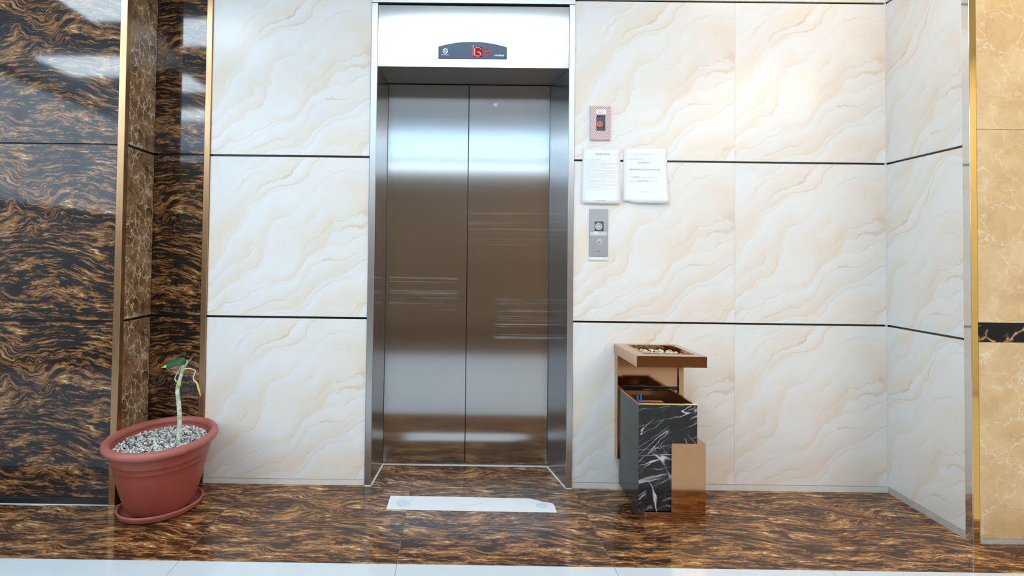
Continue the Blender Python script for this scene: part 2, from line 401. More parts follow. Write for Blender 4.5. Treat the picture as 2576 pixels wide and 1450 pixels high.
def tile(name, parent, x, y, z, wd, ht, mat, face='-y', th=0.012, shift=(0.0, 0.0)):
    """x,y,z: world position of the tile's lower left front corner as seen; face: direction the front looks"""
    me = slab_me(wd, ht, th)
    if shift != (0.0, 0.0):
        me = me.copy(); me.transform(Matrix.Translation((shift[0], 0, shift[1])))
    rot = {'-y': (0, 0, 0), '+z': (-math.pi / 2, 0, 0), '+x': (0, 0, math.pi / 2), '-x': (0, 0, -math.pi / 2), '+y': (0, 0, math.pi)}[face]
    me2 = me
    if not me2.materials: me2.materials.append(mat)
    elif me2.materials[0] is not mat:
        me2 = me.copy(); me2.materials.clear(); me2.materials.append(mat)
    R = Matrix.Identity(3)
    from mathutils import Euler
    off = Euler(rot).to_matrix() @ Vector((shift[0], 0, shift[1]))
    loc = Vector((x, y, z)) - off
    if parent is not None: loc = loc - world_loc(parent)
    return link(name, me2, mat, parent, loc, rot)

def prism_me(outline, y0, y1, name='prism'):
    n = len(outline)
    v = [(x, y0, z) for x, z in outline] + [(x, y1, z) for x, z in outline]
    f = [tuple(range(n)), tuple(range(2 * n - 1, n - 1, -1))] + [(i, (i + 1) % n, n + (i + 1) % n, n + i) for i in range(n)]
    return mesh(name, v, f)

def cyl_me(r, y0, y1, n=32, cx=0.0, cz=0.0, r_front=None):
    rf = r if r_front is None else r_front
    v = [(cx + rf * math.cos(2 * math.pi * i / n), y0, cz + rf * math.sin(2 * math.pi * i / n)) for i in range(n)]
    v += [(cx + r * math.cos(2 * math.pi * i / n), y1, cz + r * math.sin(2 * math.pi * i / n)) for i in range(n)]
    f = [tuple(range(n)), tuple(range(2 * n - 1, n - 1, -1))] + [(i, (i + 1) % n, n + (i + 1) % n, n + i) for i in range(n)]
    return mesh('disc', v, f)

def ring_me(r0, r1, y0, y1, n=32):
    v, f = [], []
    for r, y in ((r0, y1), (r0, y0), (r1, y0), (r1, y1)):
        v += [(r * math.cos(2 * math.pi * i / n), y, r * math.sin(2 * math.pi * i / n)) for i in range(n)]
    for k in range(4):
        k2 = (k + 1) % 4
        f += [(k * n + i, k * n + (i + 1) % n, k2 * n + (i + 1) % n, k2 * n + i) for i in range(n)]
    return mesh('ring', v, f)

def frame_me(x0, x1, z0, z1, hx0, hx1, hz0, hz1, y0, y1):
    """plate with a rectangular hole, front y0"""
    o = [(x0, z0), (x1, z0), (x1, z1), (x0, z1)]; h = [(hx0, hz0), (hx1, hz0), (hx1, hz1), (hx0, hz1)]
    v = [(x, y0, z) for x, z in o] + [(x, y0, z) for x, z in h] + [(x, y1, z) for x, z in o] + [(x, y1, z) for x, z in h]
    f = []
    for i in range(4):
        j = (i + 1) % 4
        f += [(i, j, 4 + j, 4 + i), (8 + i, 12 + i, 12 + j, 8 + j), (i, 8 + i, 8 + j, j), (4 + i, 4 + j, 12 + j, 12 + i)]
    return mesh('frame', v, f)

def loft_me(rings, close=True, cap0=False, cap1=False):
    n = len(rings[0]); v = [p for r in rings for p in r]; f = []
    for k in range(len(rings) - 1):
        for i in range(n if close else n - 1):
            j = (i + 1) % n
            f.append((k * n + i, k * n + j, (k + 1) * n + j, (k + 1) * n + i))
    if cap0: f.append(tuple(range(n)))
    if cap1: f.append(tuple(range((len(rings) - 1) * n, len(rings) * n)))
    return mesh('loft', v, f)

def smooth_path(pts, per=6):
    P = [Vector(p) for p in pts]; out = []
    for i in range(len(P) - 1):
        a, b, c, d = P[max(i - 1, 0)], P[i], P[i + 1], P[min(i + 2, len(P) - 1)]
        for k in range(per):
            t = k / per
            out.append(0.5 * ((2 * b) + (c - a) * t + (2 * a - 5 * b + 4 * c - d) * t * t + (3 * b - a - 3 * c + d) * t ** 3))
    out.append(P[-1]); return out

def tube_me(pts, radii, n=10, per=6, wob=0.0):
    path = smooth_path(pts, per); m = len(path); rings = []
    rng = random.Random(3)
    for i, p in enumerate(path):
        t = (path[min(i + 1, m - 1)] - path[max(i - 1, 0)]).normalized()
        a = t.cross(Vector((0, 1, 0)))
        if a.length < 1e-3: a = t.cross(Vector((1, 0, 0)))
        a.normalize(); b = t.cross(a)
        u = i / (m - 1) * (len(radii) - 1); k = min(int(u), len(radii) - 2)
        r = radii[k] * (1 - (u - k)) + radii[k + 1] * (u - k)
        r *= 1 + wob * rng.uniform(-1, 1)
        rings.append([tuple(p + a * r * math.cos(2 * math.pi * j / n) + b * r * math.sin(2 * math.pi * j / n)) for j in range(n)])
    return loft_me(rings, True, True, True)

def text_me(body, size, align='CENTER', extrude=0.00006, space=1.0, bold=0.0):
    cu = bpy.data.curves.new('lettering', 'FONT'); cu.body = body; cu.size = size; cu.align_x = align
    cu.extrude = extrude; cu.space_character = space; cu.offset = bold; cu.resolution_u = 3
    o = bpy.data.objects.new('lettering', cu); COL.objects.link(o)
    dg = bpy.context.evaluated_depsgraph_get(); dg.update()
    me = bpy.data.meshes.new_from_object(o.evaluated_get(dg))
    bpy.data.objects.remove(o); bpy.data.curves.remove(cu)
    me.transform(Matrix.Rotation(math.pi / 2, 4, 'X'))
    me.materials.clear()
    return me

def text_on(name, body, x, y, z, size, mat, parent, align='CENTER', space=1.0, bold=0.0, width=None):
    me = text_me(body, size, align, space=space, bold=bold)
    if width:
        xs = [v.co.x for v in me.vertices]; cur = max(xs) - min(xs)
        me.transform(Matrix.Diagonal((width / cur, 1, 1, 1)))
    loc = Vector((x, y, z)) - world_loc(parent)
    return link(name, me, mat, parent, loc)

# ------------------------------------------------------------------ setting: room shell
J = [-3.433, -2.623, -1.813, -1.003, -0.193, 0.6125, 1.4115, 2.2125, 3.0125, 3.8125]   # floor joints
FRONT = -0.800
fl = struct(box('floor', -4.6, 4.6, RY - .2, 0.45, -0.16, -0.0012, M['floor_grout'], origin=(0, 0, -0.16)))
G = 0.0016
for i in range(len(J) - 1):
    x0, x1 = J[i] + G / 2, J[i + 1] - G / 2
    tile('tile', fl, x0, FRONT + G / 2, 0, x1 - x0, 0.80 - G, M['brown_floor'], '+z', 0.012)
    for r in range(2):
        y1 = FRONT - G / 2 - 0.8 * r
        tile('tile', fl, x0, y1 - 0.8 + G, 0, x1 - x0, 0.80 - G, M['white_tile'], '+z', 0.012)
for a, b in ((-0.400, -0.193), (-0.193, 0.060), (0.060, 0.585)):
    tile('tile', fl, a + G / 2, G / 2, 0, b - a - G, 0.318, M['brown_floor'], '+z', 0.012, shift=(a + 0.193 if a < -0.2 else a + 0.193, 0.25))
far = box('tile_field', -4.5, 4.5, -3.55, FRONT - 1.6 - G, -0.012, 0.0, M['white_tile'], fl); stuff(far)
for i in range(11):
    for r in range(3):
        tile('tile', fl, -4.4 + 0.8 * i, -3.55 - G - 0.88 * (r + 1), 0, 0.80 - G, 0.88 - G, M['brown'], '+z', 0.012)
e1 = box('tile_field', -4.5, J[0], FRONT - 1.6, 0.0, -0.012, 0.0, M['white_tile'], fl); stuff(e1)

ce = struct(box('ceiling', -4.6, 4.6, RY - .2, 0.1, CEIL, CEIL + 0.12, M['plaster'], origin=(0, 0, CEIL)))
for (px, py, sx, sy, c, st) in PANELS:
    key = 'lamp_%s_%g' % ('cool' if c is COOL else 'warm', st)
    if key not in M: M[key] = emit(key, c, st)
    box('lamp_or_fill_panel', px - sx / 2, px + sx / 2, py - sy / 2, py + sy / 2, CEIL - 0.02, CEIL - 0.001, M[key], ce)

wr = struct(box('wall_rear', -4.6, 4.6, RY - .2, RY - .01, 0, CEIL, M['plaster'], origin=(0, RY - .01, 0)))
for i in range(9):
    for r in range(2):
        tile('panel', wr, 4.5 - i * 1.0 - 0.002, RY, 0.003 + r * 1.23, 0.996, 1.224, M['emperador'], '+y', 0.01)
box('bulkhead', -4.5, 4.5, RY, RY + .06, 2.465, 2.495, M['plaster'], wr)
struct(box('wall_end_left', -4.7, -4.6, RY - .2, 0.1, 0, CEIL, M['plaster']))
wi = struct(box('window_1', -4.600, -4.560, -6.05, -1.90, 1.62, 2.96, M['plaster'], origin=(-4.6, -6.05, 1.62)))
M['daylight'] = emit('daylight_pane', WIN, P_WIN)
for i in range(4):
    y0 = -6.00 + 1.02 * i
    box('pane', -4.559, -4.552, y0, y0 + 0.98, 1.67, 2.91, M['daylight'], wi)
M['cove'] = emit('cove_strip', COOL, P_COVE)
box('cove_strip', -4.5, 4.5, RY + 0.001, RY + 0.012, 2.50, 2.58, M['cove'], wr)
M['uplight'] = emit('added_uplight', (0.62, 0.82, 1.0), P_UP)  # added uplight, brightens the ceiling that the door steel reflects
box('added_ledge', -4.5, 4.5, RY + 0.012, RY + 0.36, 2.585, 2.600, M['plaster'], wr)  # ledge and lip added to carry and hide the uplight
box('added_lip', -4.5, 4.5, RY + 0.345, RY + 0.36, 2.601, 2.640, M['plaster'], wr)
box('added_uplight', -4.4, 4.4, RY + 0.14, RY + 0.24, 2.6005, 2.615, M['uplight'], wr)
struct(box('wall_end_right', 4.6, 4.7, RY - .2, 0.1, 0, CEIL, M['plaster']))

# back wall with the lift opening
wb = struct(empty('wall_back', (0, 0, 0)))
box('backing', -1.75, -0.4253, 0.012, 0.13, 0, CEIL, M['black'], wb)
box('backing', 0.6037, 2.30, 0.012, 0.13, 0, CEIL, M['black'], wb)
box('backing', -0.4253, 0.6037, 0.012, 0.13, 2.46, CEIL, M['black'], wb)
LX0, LX1 = -1.2285, -0.4262
for z0, z1 in ((0.027, 0.823), (0.834, 1.6345), (1.6455, 2.4450), (2.4560, CEIL)):
    tile('panel', wb, LX0, 0.0, z0, LX1 - LX0, z1 - z0, M['cream'], '-y')
for z0, z1 in ((0.030, 0.8205), (0.8305, 1.6305), (1.6405, 2.4450), (2.4550, CEIL)):
    tile('panel', wb, 0.6045, 0.0, z0, 1.4111 - 0.6045, z1 - z0, M['cream'], '-y')
    tile('panel', wb, 1.4120, 0.0, z0, 2.1700 - 1.4120, z1 - z0, M['cream'], '-y', shift=(0.06, 0.0))
tile('panel', wb, -0.4253, 0.0, 2.4530, 1.029, CEIL - 2.4530, M['cream'], '-y')
for z0, z1 in ((0.030, 0.8205), (0.8305, 1.6305), (1.6405, 2.4450)): box('joint_strip', 1.4090, 1.4140, 0.0010, 0.0119, z0, z1, M['dirty_grout'], wb)
box('corner_sealant', 2.1675, 2.1725, -0.0012, 0.0119, 0.0, CEIL, M['grout'], wb)
struct(box('baseboard_back', -1.2285, -0.4262, -0.001, 0.012, 0, 0.0252, M['skirt']))
struct(box('baseboard_back', 0.6045, 2.17, -0.001, 0.012, 0, 0.0280, M['skirt']))

# niche at the left: back face and side face
wn = struct(empty('wall_niche', (0, 0, 0)))
for z0, z1 in ((0.027, 0.823), (0.834, 1.6345), (1.6455, 2.4450), (2.4560, CEIL)):
    tile('panel', wn, -1.5110, 0.0, z0, 0.2530, z1 - z0, M['brown'], '-y', shift=(0.45, 0.0))
ws = struct(box('wall_niche_side', -1.75, -1.5240, -0.262, 0.012, 0, CEIL, M['black']))
for z0, z1 in ((0.027, 0.823), (0.834, 1.6345), (1.6455, 2.4450), (2.4560, CEIL)):
    tile('panel', ws, -1.5115, -0.2610, z0, 0.2595, z1 - z0, M['emperador'], '+x')

# brown wall left of the niche
wl = struct(box('wall_left', -4.6, -1.5450, -0.280, 0.10, 0, CEIL, M['dark_gloss'], origin=(-1.545, -0.28, 0)))
xr = -1.5415
for i in range(4):
    for z0, z1 in ((0.034, 0.823), (0.834, 1.6345), (1.6415, 2.4450), (2.4560, CEIL)):
        tile('panel', wl, xr - 0.80 * (i + 1) + G, -0.2935, z0, 0.80 - G, z1 - z0, M['brown'], '-y')
struct(box('baseboard_left', -4.6, -1.5415, -0.2955, -0.280, 0, 0.0325, M['dark_gloss'], bev=0.003))
struct(box('baseboard_left', -4.6, -1.51, -0.3010, -0.2956, 0, 0.0030, M['grout']))

# metal edge trims
struct(box('trim_1', -1.5415, -1.5100, -0.3000, -0.2615, 0, CEIL, M['bronze'], bev=0.0015))
struct(box('trim_2', -1.2578, -1.2290, -0.0110, 0.0115, 0, CEIL, M['bronze'], bev=0.0015))
t3 = struct(box('trim_3', 2.1390, 2.1660, -0.5550, -0.5160, 0, CEIL, M['polished'], bev=0.0008))
box('gold_face', 2.1400, 2.1660, -0.5562, -0.5551, 0, CEIL, M['gold'], t3)

# return wall at the right (slightly splayed) and tan wall beyond it
ang = math.atan2(-0.5160, 2.1390 - 2.1702)
rlen = math.hypot(0.5160, 2.1702 - 2.1390)
wt = struct(empty('wall_return', (2.1702, 0.0, 0)))
wt.rotation_euler = (0, 0, ang)
me = box_me(0, rlen + 0.02, 0.0122, 0.12, 0, CEIL); link('backing', me, M['black'], wt)
me = box_me(0.002, rlen, -0.001, 0.012, 0, 0.0285)
link('skirting', me, M['dirty_grout'], wt)
for z0, z1 in ((0.030, 0.8205), (0.8305, 1.6305), (1.6405, 2.4450), (2.4550, CEIL)):
    m2 = slab_me(rlen - 0.002, z1 - z0).copy(); m2.materials.clear(); m2.materials.append(M['cream'])
    m2.transform(Matrix.Translation((0.25, 0, 0.2)))
    link('panel', m2, M['cream'], wt, (0.001 - 0.25, 0, z0 - 0.2))
wg = struct(box('wall_right', 2.1665, 4.6, -0.545, -0.40, 0, CEIL, M['dirty_grout'], origin=(2.1665, -0.545, 0)))
for i in range(4):
    x0 = 2.1675 + 0.6 * i
    for z0, z1 in ((0.0200, 0.8190), (0.9000, 1.6990), (1.7000, 2.4990), (2.5, CEIL)):
        tile('panel', wg, x0, -0.5570, z0, 0.5985, z1 - z0, M['tan'], '-y', shift=(0.6 * i, 0.8 * (z0 > .5)))
    tile('border_tile', wg, x0, -0.5575, 0.8205, 0.5985, 0.0780, M['portoro'], '-y')
struct(box('baseboard_right', 2.1680, 4.6, -0.5580, -0.545, 0, 0.0190, M['grey_strip']))

# ------------------------------------------------------------------ lift entrance (door of the room)
XL, XR, FLx, FRx = -0.3932, 0.5746, -0.4253, 0.6037
YD, DL, DR = 0.3200, -0.3690, 0.5303
dr = struct(empty('door_1', (0.0, 0.0, 0.0)))
box('architrave', FLx + 0.001, XL, -0.0100, 0.10, 0, 2.4225, M['steel_trim'], dr, bev=0.0012)
box('architrave', XR, FRx - 0.001, -0.0100, 0.10, 0, 2.4225, M['steel_trim'], dr, bev=0.0012)
box('top_band', FLx + 0.001, FRx - 0.001, -0.0140, 0.10, 2.4235, 2.4525, M['steel_trim'], dr, bev=0.0012)
box('gap', XL, XR, 0.012, 0.09, 2.41, 2.4225, M['black'], dr)
box('header_panel', XL + 0.001, XR - 0.001, -0.0020, 0.0100, 2.1000, 2.4140, M['steel'], dr, bev=0.001)
# splayed jambs and soffit lining
def jamb(xf, xb, xo):
    v = []
    for z in (0.0, 2.0995):
        v += [(xf, -0.002, z), (xb, YD + 0.05, z), (xo, YD + 0.05, z), (xo, -0.002, z)]
    return mesh('jamb', v, [(0, 1, 2, 3), (4, 7, 6, 5), (0, 4, 5, 1), (1, 5, 6, 2), (2, 6, 7, 3), (3, 7, 4, 0)])
sl = (DL - XL) / YD; sr = (XR - DR) / YD
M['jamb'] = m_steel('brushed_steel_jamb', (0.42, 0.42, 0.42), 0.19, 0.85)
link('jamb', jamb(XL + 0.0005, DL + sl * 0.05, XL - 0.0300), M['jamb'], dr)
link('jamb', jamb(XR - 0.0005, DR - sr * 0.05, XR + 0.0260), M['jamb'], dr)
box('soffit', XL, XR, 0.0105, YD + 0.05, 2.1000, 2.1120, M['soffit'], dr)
SEAM = 0.0795
box('door_leaf', DL + 0.001, SEAM - 0.0016, YD, YD + 0.035, 0.0110, 2.0965, M['steel_door'], dr, bev=0.0012, origin=(0.08, YD, 0))
lf = box('door_leaf', SEAM + 0.0016, DR - 0.001, YD, YD + 0.035, 0.0110, 2.0965, M['steel_door'], dr, bev=0.0012, origin=(0.08, YD, 0))
bolt = link('lock_ring', ring_me(0.0060, 0.0105, -0.003, 0.001, 24), M['chrome'], lf, Vector((0.2270, YD, 1.988)) - world_loc(lf))
link('lock_pin', cyl_me(0.0052, -0.0018, 0.001, 20), M['plate_grey'], lf, Vector((0.2270, YD, 1.988)) - world_loc(lf))
box('void', DL - 0.02, DR + 0.02, YD + 0.036, YD + 0.05, 0.0, 2.11, M['black'], dr)
box('sill', DL, DR, YD - 0.0100, YD + 0.035, -0.012, 0.0030, M['grout'], dr)
for (xf, xb, s) in ((XL, DL, 1), (XR, DR, -1)):
    v = [(xf, 0.0, 0.0002), (xb, YD, 0.0002), (xb + s * 0.006, YD, 0.0002), (xf + s * 0.006, 0.0, 0.0002),
         (xf, 0.0, 0.0050), (xb, YD, 0.0050), (xb + s * 0.004, YD, 0.003), (xf + s * 0.004, 0.0, 0.003)]
    link('sealant_strip', mesh('sealant', v, [(0, 3, 2, 1), (4, 5, 6, 7), (0, 1, 5, 4), (1, 2, 6, 5), (2, 3, 7, 6), (3, 0, 4, 7)]), M['grout'], dr)
box('sealant_strip', FLx, XL + 0.003, -0.0130, -0.0100, 0, 0.0035, M['grout'], dr)
box('sealant_strip', XR - 0.003, FRx, -0.0130, -0.0100, 0, 0.0035, M['grout'], dr)

# ------------------------------------------------------------------ floor indicator over the lift
IX0, IX1, IZ0, IZS, IZT = -0.0860, 0.2605, 2.1435, 2.2030, 2.2295
ind = tag(empty('floor_indicator', (0.087, -0.002, IZ0)), 'dark slate floor indicator with arched top and red G above the lift doors', 'indicator')
cx = (IX0 + IX1) / 2; hw = (IX1 - IX0) / 2; sag = IZT - IZS
Rr = (hw * hw + sag * sag) / (2 * sag)
ol = [(IX0 - 0.087, 0), (IX1 - 0.087, 0)]
for k in range(25):
    x = IX1 - (IX1 - IX0) * k / 24
    ol.append((x - 0.087, math.sqrt(Rr * Rr - (x - cx) ** 2) - (Rr - sag) + IZS - IZ0))
link('face_plate', prism_me(ol, -0.0060, 0.0, 'face'), M['indicator'], ind)
def on_ind(x, z): return (x - 0.087, -0.0063, z - IZ0)
sy_ = link('no_smoking_sign', ring_me(0.0098, 0.0135, -0.0004, 0.0003, 32), M['white_print'], ind, on_ind(-0.0508, 2.1805))
bar = box_me(-0.011, 0.011, -0.0005, 0.0003, -0.0016, 0.0016); bar.transform(Matrix.Rotation(math.radians(45), 4, 'Y'))
link('slash', bar, M['white_print'], sy_)
cg = box_me(-0.0075, 0.0062, -0.0003, 0.0002, -0.0030, -0.0002)
link('cigarette', cg, M['white_print'], sy_)
link('smoke', mesh('smoke', [(0.003, -.0003, 0.0012), (0.0045, -.0003, 0.0012), (0.0065, -.0003, 0.005), (0.005, -.0003, 0.006)], [(0, 1, 2, 3)]), M['white_print'], sy_)
text_on('lettering', 'NO SMOKING', -0.0505, -0.0083, 2.1590, 0.0058, M['white_print'], ind, width=0.040, bold=0.00012)
text_on('lettering', 'HYUNDAI', 0.2220, -0.0083, 2.1565, 0.0118, M['white_print'], ind, width=0.047, bold=0.0004)
# dot matrix G : 7 columns x 9 rows
dig = link('digit_window', box_me(0.090 - 0.087, 0.136 - 0.087, -0.0066, -0.0058, 2.1520 - IZ0, 2.2040 - IZ0, 0.0), M['dark_red'], ind)
rows = [' ### ', '#   #', '#    ', '#    ', '# ## ', '#  ##', '#   #', '#   #', ' ### ']
vs, fs = [], []
for r, row in enumerate(rows):
    for c_, ch in enumerate(row):
        if ch == '#':
            x = 0.0975 + c_ * 0.0074 - 0.087; z = 2.1990 - r * 0.00525 - IZ0; b = len(vs)
            for (dx, dz) in ((-.0030, -.0022), (.0030, -.0022), (.0030, .0022), (-.0030, .0022)): vs.append((x + dx, -0.0069, z + dz))
            fs.append((b, b + 1, b + 2, b + 3))
link('digit_G', mesh('digit', vs, fs), M['led_core'], ind)
box('led_column', 0.0875, 0.0915, -0.0092, -0.0082, 2.1580, 2.1960, M['led'], ind)
box('label_strip', 0.0875, 0.0915, -0.0092, -0.0082, 2.1965, 2.2120, M['ink_faint'], ind)
ov = [(0.0265 * math.cos(a) * (1 if abs(math.cos(a)) < .8 else .98), 0.0085 * math.sin(a)) for a in [2 * math.pi * i / 28 for i in range(28)]]
link('auto_window', prism_me([(x * 0.75, z) for x, z in ov], -0.0004, 0.0), M['dark_red'], ind, on_ind(0.1640, 2.1805))
text_on('lettering', 'AUTO', 0.1640, -0.0091, 2.1760, 0.0125, M['led'], ind, width=0.033, bold=0.0003)

# ------------------------------------------------------------------ fire switch box
fx, fz = 0.6850, 1.7380
fs_ = tag(empty('fire_switch', (fx, 0, fz)), 'red and white striped fire switch plate with red button on the cream wall', 'switch')
FW, FH = 0.0985, 0.1700
link('striped_plate', frame_me(0, FW, 0, FH, 0.0275, 0.0725, 0.0455, 0.1245, -0.0130, -0.0015), M['stripes'], fs_)
link('back_box', box_me(0.004, FW - 0.004, -0.0014, 0.0, 0.004, FH - 0.004), M['recess'], fs_)
link('button', cyl_me(0.0180, -0.0080, -0.0015, 36, r_front=0.0165), M['red'], fs_, (0.0455, 0, 0.0805))
link('key_slot', box_me(0.0655, 0.0705, -0.0060, -0.0014, 0.048, 0.082, 0.0008), M['recess'], fs_)
lb = link('label_plate', box_me(0.0265, 0.0750, -0.0136, -0.0131, 0.1300, 0.1535), M['label'], fs_)
text_on('lettering', 'FIRE MAN', fx + 0.0507, -0.0139, fz + 0.1435, 0.0068, M['ink'], fs_, width=0.028)
text_on('lettering', 'SWITCH', fx + 0.0490, -0.0139, fz + 0.1345, 0.0068, M['red'], fs_, width=0.024)

# ------------------------------------------------------------------ paper notices
def sheet_me(wd, ht, nx, nz, fn, cut=None):
    """paper sheet hanging in the xz plane with a gentle curl: fn(u,v) -> distance off the wall"""
    v, f = [], []
    th = 0.0004
    for s in (0, 1):
        for j in range(nz + 1):
            for i in range(nx + 1):
                u, q = i / nx, j / nz
                x, z = u * wd, q * ht
                if cut: x, z = cut(u, q, x, z)
                v.append((x, -fn(u, q) + (th if s else 0), z))
    n = (nx + 1) * (nz + 1)
    for j in range(nz):
        for i in range(nx):
            a = j * (nx + 1) + i; q = (a, a + 1, a + nx + 2, a + nx + 1)
            f.append(q); f.append(tuple(n + k for k in reversed(q)))
    edge = [i for i in range(nx + 1)] + [j * (nx + 1) + nx for j in range(1, nz + 1)] + [nz * (nx + 1) + i for i in range(nx - 1, -1, -1)] + [j * (nx + 1) for j in range(nz - 1, 0, -1)]
    for k in range(len(edge)):
        a, b = edge[k], edge[(k + 1) % len(edge)]
        f.append((a, n + a, n + b, b))
    return mesh('sheet', v, f)

def bars_me(rows, h, fn):
    v, f = [], []
    for (x0, x1, z) in rows:
        b = len(v)
        v += [(x0, -fn(x0, z), z), (x1, -fn(x1, z), z), (x1, -fn(x1, z + h), z + h), (x0, -fn(x0, z + h), z + h)]
        f.append((b, b + 1, b + 2, b + 3))
    return mesh('print', v, f)

n1x, n1z, n1w, n1h = 0.6435, 1.4180, 0.1900, 0.2770
f1 = lambda u, q: 0.0022 + 0.010 * (1 - q) ** 2 + 0.0015 * math.sin(u * 3.1)
no1 = tag(empty('paper_notice', (n1x, 0, n1z)), 'white paper notice headed HOTEL RULES with close lines of text', 'notice', 'paper notices on the wall')
no1.rotation_euler = (0, math.radians(0.5), 0)
link('sheet', sheet_me(n1w, n1h, 6, 12, f1), M['paper'], no1, smooth=True)
off1 = lambda x, z: f1(x / n1w, z / n1h) + 0.0005
text_on('lettering', 'HOTEL RULES', n1x + 0.100, -0.0058, n1z + 0.2470, 0.0115, M['ink'], no1, width=0.072, bold=0.0002)
rng = random.Random(11); rows = []
z = 0.222
while z > 0.062:
    x = 0.020 if rng.random() < .5 else 0.026
    end = rng.choice([0.165, 0.172, 0.175, 0.120, 0.09, 0.17])
    while x < end:
        l = rng.uniform(0.005, 0.018); rows.append((x, min(x + l, end), z)); x += l + 0.0025
    z -= 0.0062
stuff(link('printed_lines', bars_me(rows, 0.0019, off1), M['ink_faint'], no1))
link('printed_footer', bars_me([(0.070, 0.116, 0.0150)], 0.0022, off1), M['ink'], no1)

n2x, n2z, n2w, n2h = 0.8510, 1.4225, 0.2190, 0.2770
f2 = lambda u, q: 0.0022 + 0.020 * (1 - q) ** 3 * (0.35 + 0.65 * u)
def cut2(u, q, x, z):
    if q < 0.01 and u < 0.22: z += 0.010 * (1 if u < 0.19 else 0.3)
    if q < 0.01 and 0.10 < u < 0.2: z += 0.005
    return x + 0.006 * (1 - q) * u, z
no2 = tag(empty('paper_notice', (n2x, 0, n2z)), 'white paper notice reading OBSERVE SOCIAL DISTANCING with torn lower left corner', 'notice', 'paper notices on the wall')
link('sheet', sheet_me(n2w, n2h, 10, 12, f2, cut2), M['paper'], no2, smooth=True)
off2 = lambda x, z: f2(x / n2w, z / n2h) + 0.0006
def line2(s, x, z, size, mat, width, al='CENTER', b=0.0):
    text_on('lettering', s, n2x + x, -off2(x, z), n2z + z, size, mat, no2, align=al, width=width, bold=b)
line2('PLEASE WEAR YOUR', 0.064, 0.2190, 0.0085, M['ink_faint'], 0.070)
line2('FACE MASK', 0.101, 0.2010, 0.0100, M['ink'], 0.056, b=0.0001)
line2('AND', 0.099, 0.1860, 0.0065, M['ink_faint'], 0.014)
line2('OBSERVE SOCIAL DISTANCING', 0.107, 0.1660, 0.0105, M['ink'], 0.156, b=0.0001)
line2('2 GUESTS', 0.060, 0.1270, 0.0105, M['ink'], 0.046, b=0.0001)
line2('only are allowed', 0.132, 0.1275, 0.0085, M['ink_faint'], 0.078)
line2('inside the', 0.048, 0.1085, 0.0080, M['ink_faint'], 0.040)
line2('ELEVATOR', 0.100, 0.1080, 0.0100, M['ink'], 0.054, b=0.0001)
line2('at a time', 0.152, 0.1085, 0.0080, M['ink_faint'], 0.036)
stuff(link('printed_lines', bars_me([(0.055, 0.150, 0.2460), (0.068, 0.142, 0.0560)], 0.0018, off2), M['ink_faint'], no2))

# ------------------------------------------------------------------ call button panel
cxp, czp = 0.6825, 1.1520
cp = tag(empty('call_panel', (cxp, 0, czp)), 'narrow grey steel call panel with up button and key switch below the notices', 'call panel')
link('plate', frame_me(0, 0.0935, 0, 0.2395, 0.0265, 0.0715, 0.1280, 0.1760, -0.0050, -0.0012), M['plate_grey'], cp)
link('button_well', box_me(0.02, 0.078, -0.0012, 0.0, 0.12, 0.183), M['recess'], cp)
bt = link('up_button', cyl_me(0.0150, -0.0048, -0.0012, 32), M['plate_grey'], cp, (0.0465, 0, 0.1515))
link('button_ring', ring_me(0.0145, 0.0188, -0.0062, -0.0012, 36), M['chrome'], bt)
chv = []
for pts in ([(-0.0095, -0.0035), (0.0, 0.0050), (0.0095, -0.0035), (0.0075, -0.0050), (0.0, 0.0016), (-0.0075, -0.0050)],):
    chv = pts
link('arrow_mark', prism_me(chv, -0.0054, -0.0048), M['white_print'], bt)
kb = link('key_switch', cyl_me(0.0150, -0.0075, -0.0049, 32, r_front=0.0140), M['chrome'], cp, (0.0510, 0, 0.0745))
link('key_hole', ring_me(0.0030, 0.0070, -0.0083, -0.0074, 24), M['plate_grey'], kb, (-0.002, 0, -0.002))
link('key_slit', box_me(-0.003, -0.001, -0.0081, -0.0073, -0.006, 0.002), M['recess'], kb)
link('sticky_tape', box_me(0.004, 0.0865, -0.0058, -0.0051, 0.1060, 0.1240), M['clear_tape'], cp)
link('tape_edge', box_me(0.0255, 0.0405, -0.0064, -0.0059, 0.1175, 0.1260), M['white_print'], cp)
link('screw', cyl_me(0.0028, -0.0058, -0.0049, 14), M['recess'], cp, (0.047, 0, 0.026))
link('screw', cyl_me(0.0028, -0.0058, -0.0049, 14), M['plate_grey'], cp, (0.047, 0, 0.216))
link('tape_residue', box_me(-0.0040, 0.0975, -0.0008, -0.0001, -0.0235, -0.0180), M['tape'], cp)
link('plaster_edge', box_me(-0.001, 0.0945, -0.0020, -0.0001, -0.0150, -0.0005), M['label'], cp)

# ------------------------------------------------------------------ paper strip on the floor
ps = tag(empty('paper_strip', (0.0, 0.0, 0.0)), 'long white paper strip with faded blue prints lying on brown floor', 'paper')
ol = [(-0.2860, -0.2970), (0.0, -0.3010), (0.25, -0.3035), (0.4800, -0.3050), (0.4835, -0.2350), (0.4790, -0.2020), (0.4580, -0.1880), (0.4300, -0.1800),
      (0.4050, -0.1590), (0.3800, -0.1480), (0.3500, -0.1430), (0.3400, -0.1455), (0.20, -0.1410), (0.0, -0.1375), (-0.2815, -0.1330)]
def flat_me(pts, z0, z1):
    n = len(pts)
    v = [(x, y, z0) for x, y in pts] + [(x, y, z1) for x, y in pts]
    f = [tuple(range(n - 1, -1, -1)), tuple(range(n, 2 * n))] + [(i, (i + 1) % n, n + (i + 1) % n, n + i) for i in range(n)]
    return mesh('flat', v, f)
link('sheet', flat_me(ol, 0.0004, 0.0012), M['paper'], ps)
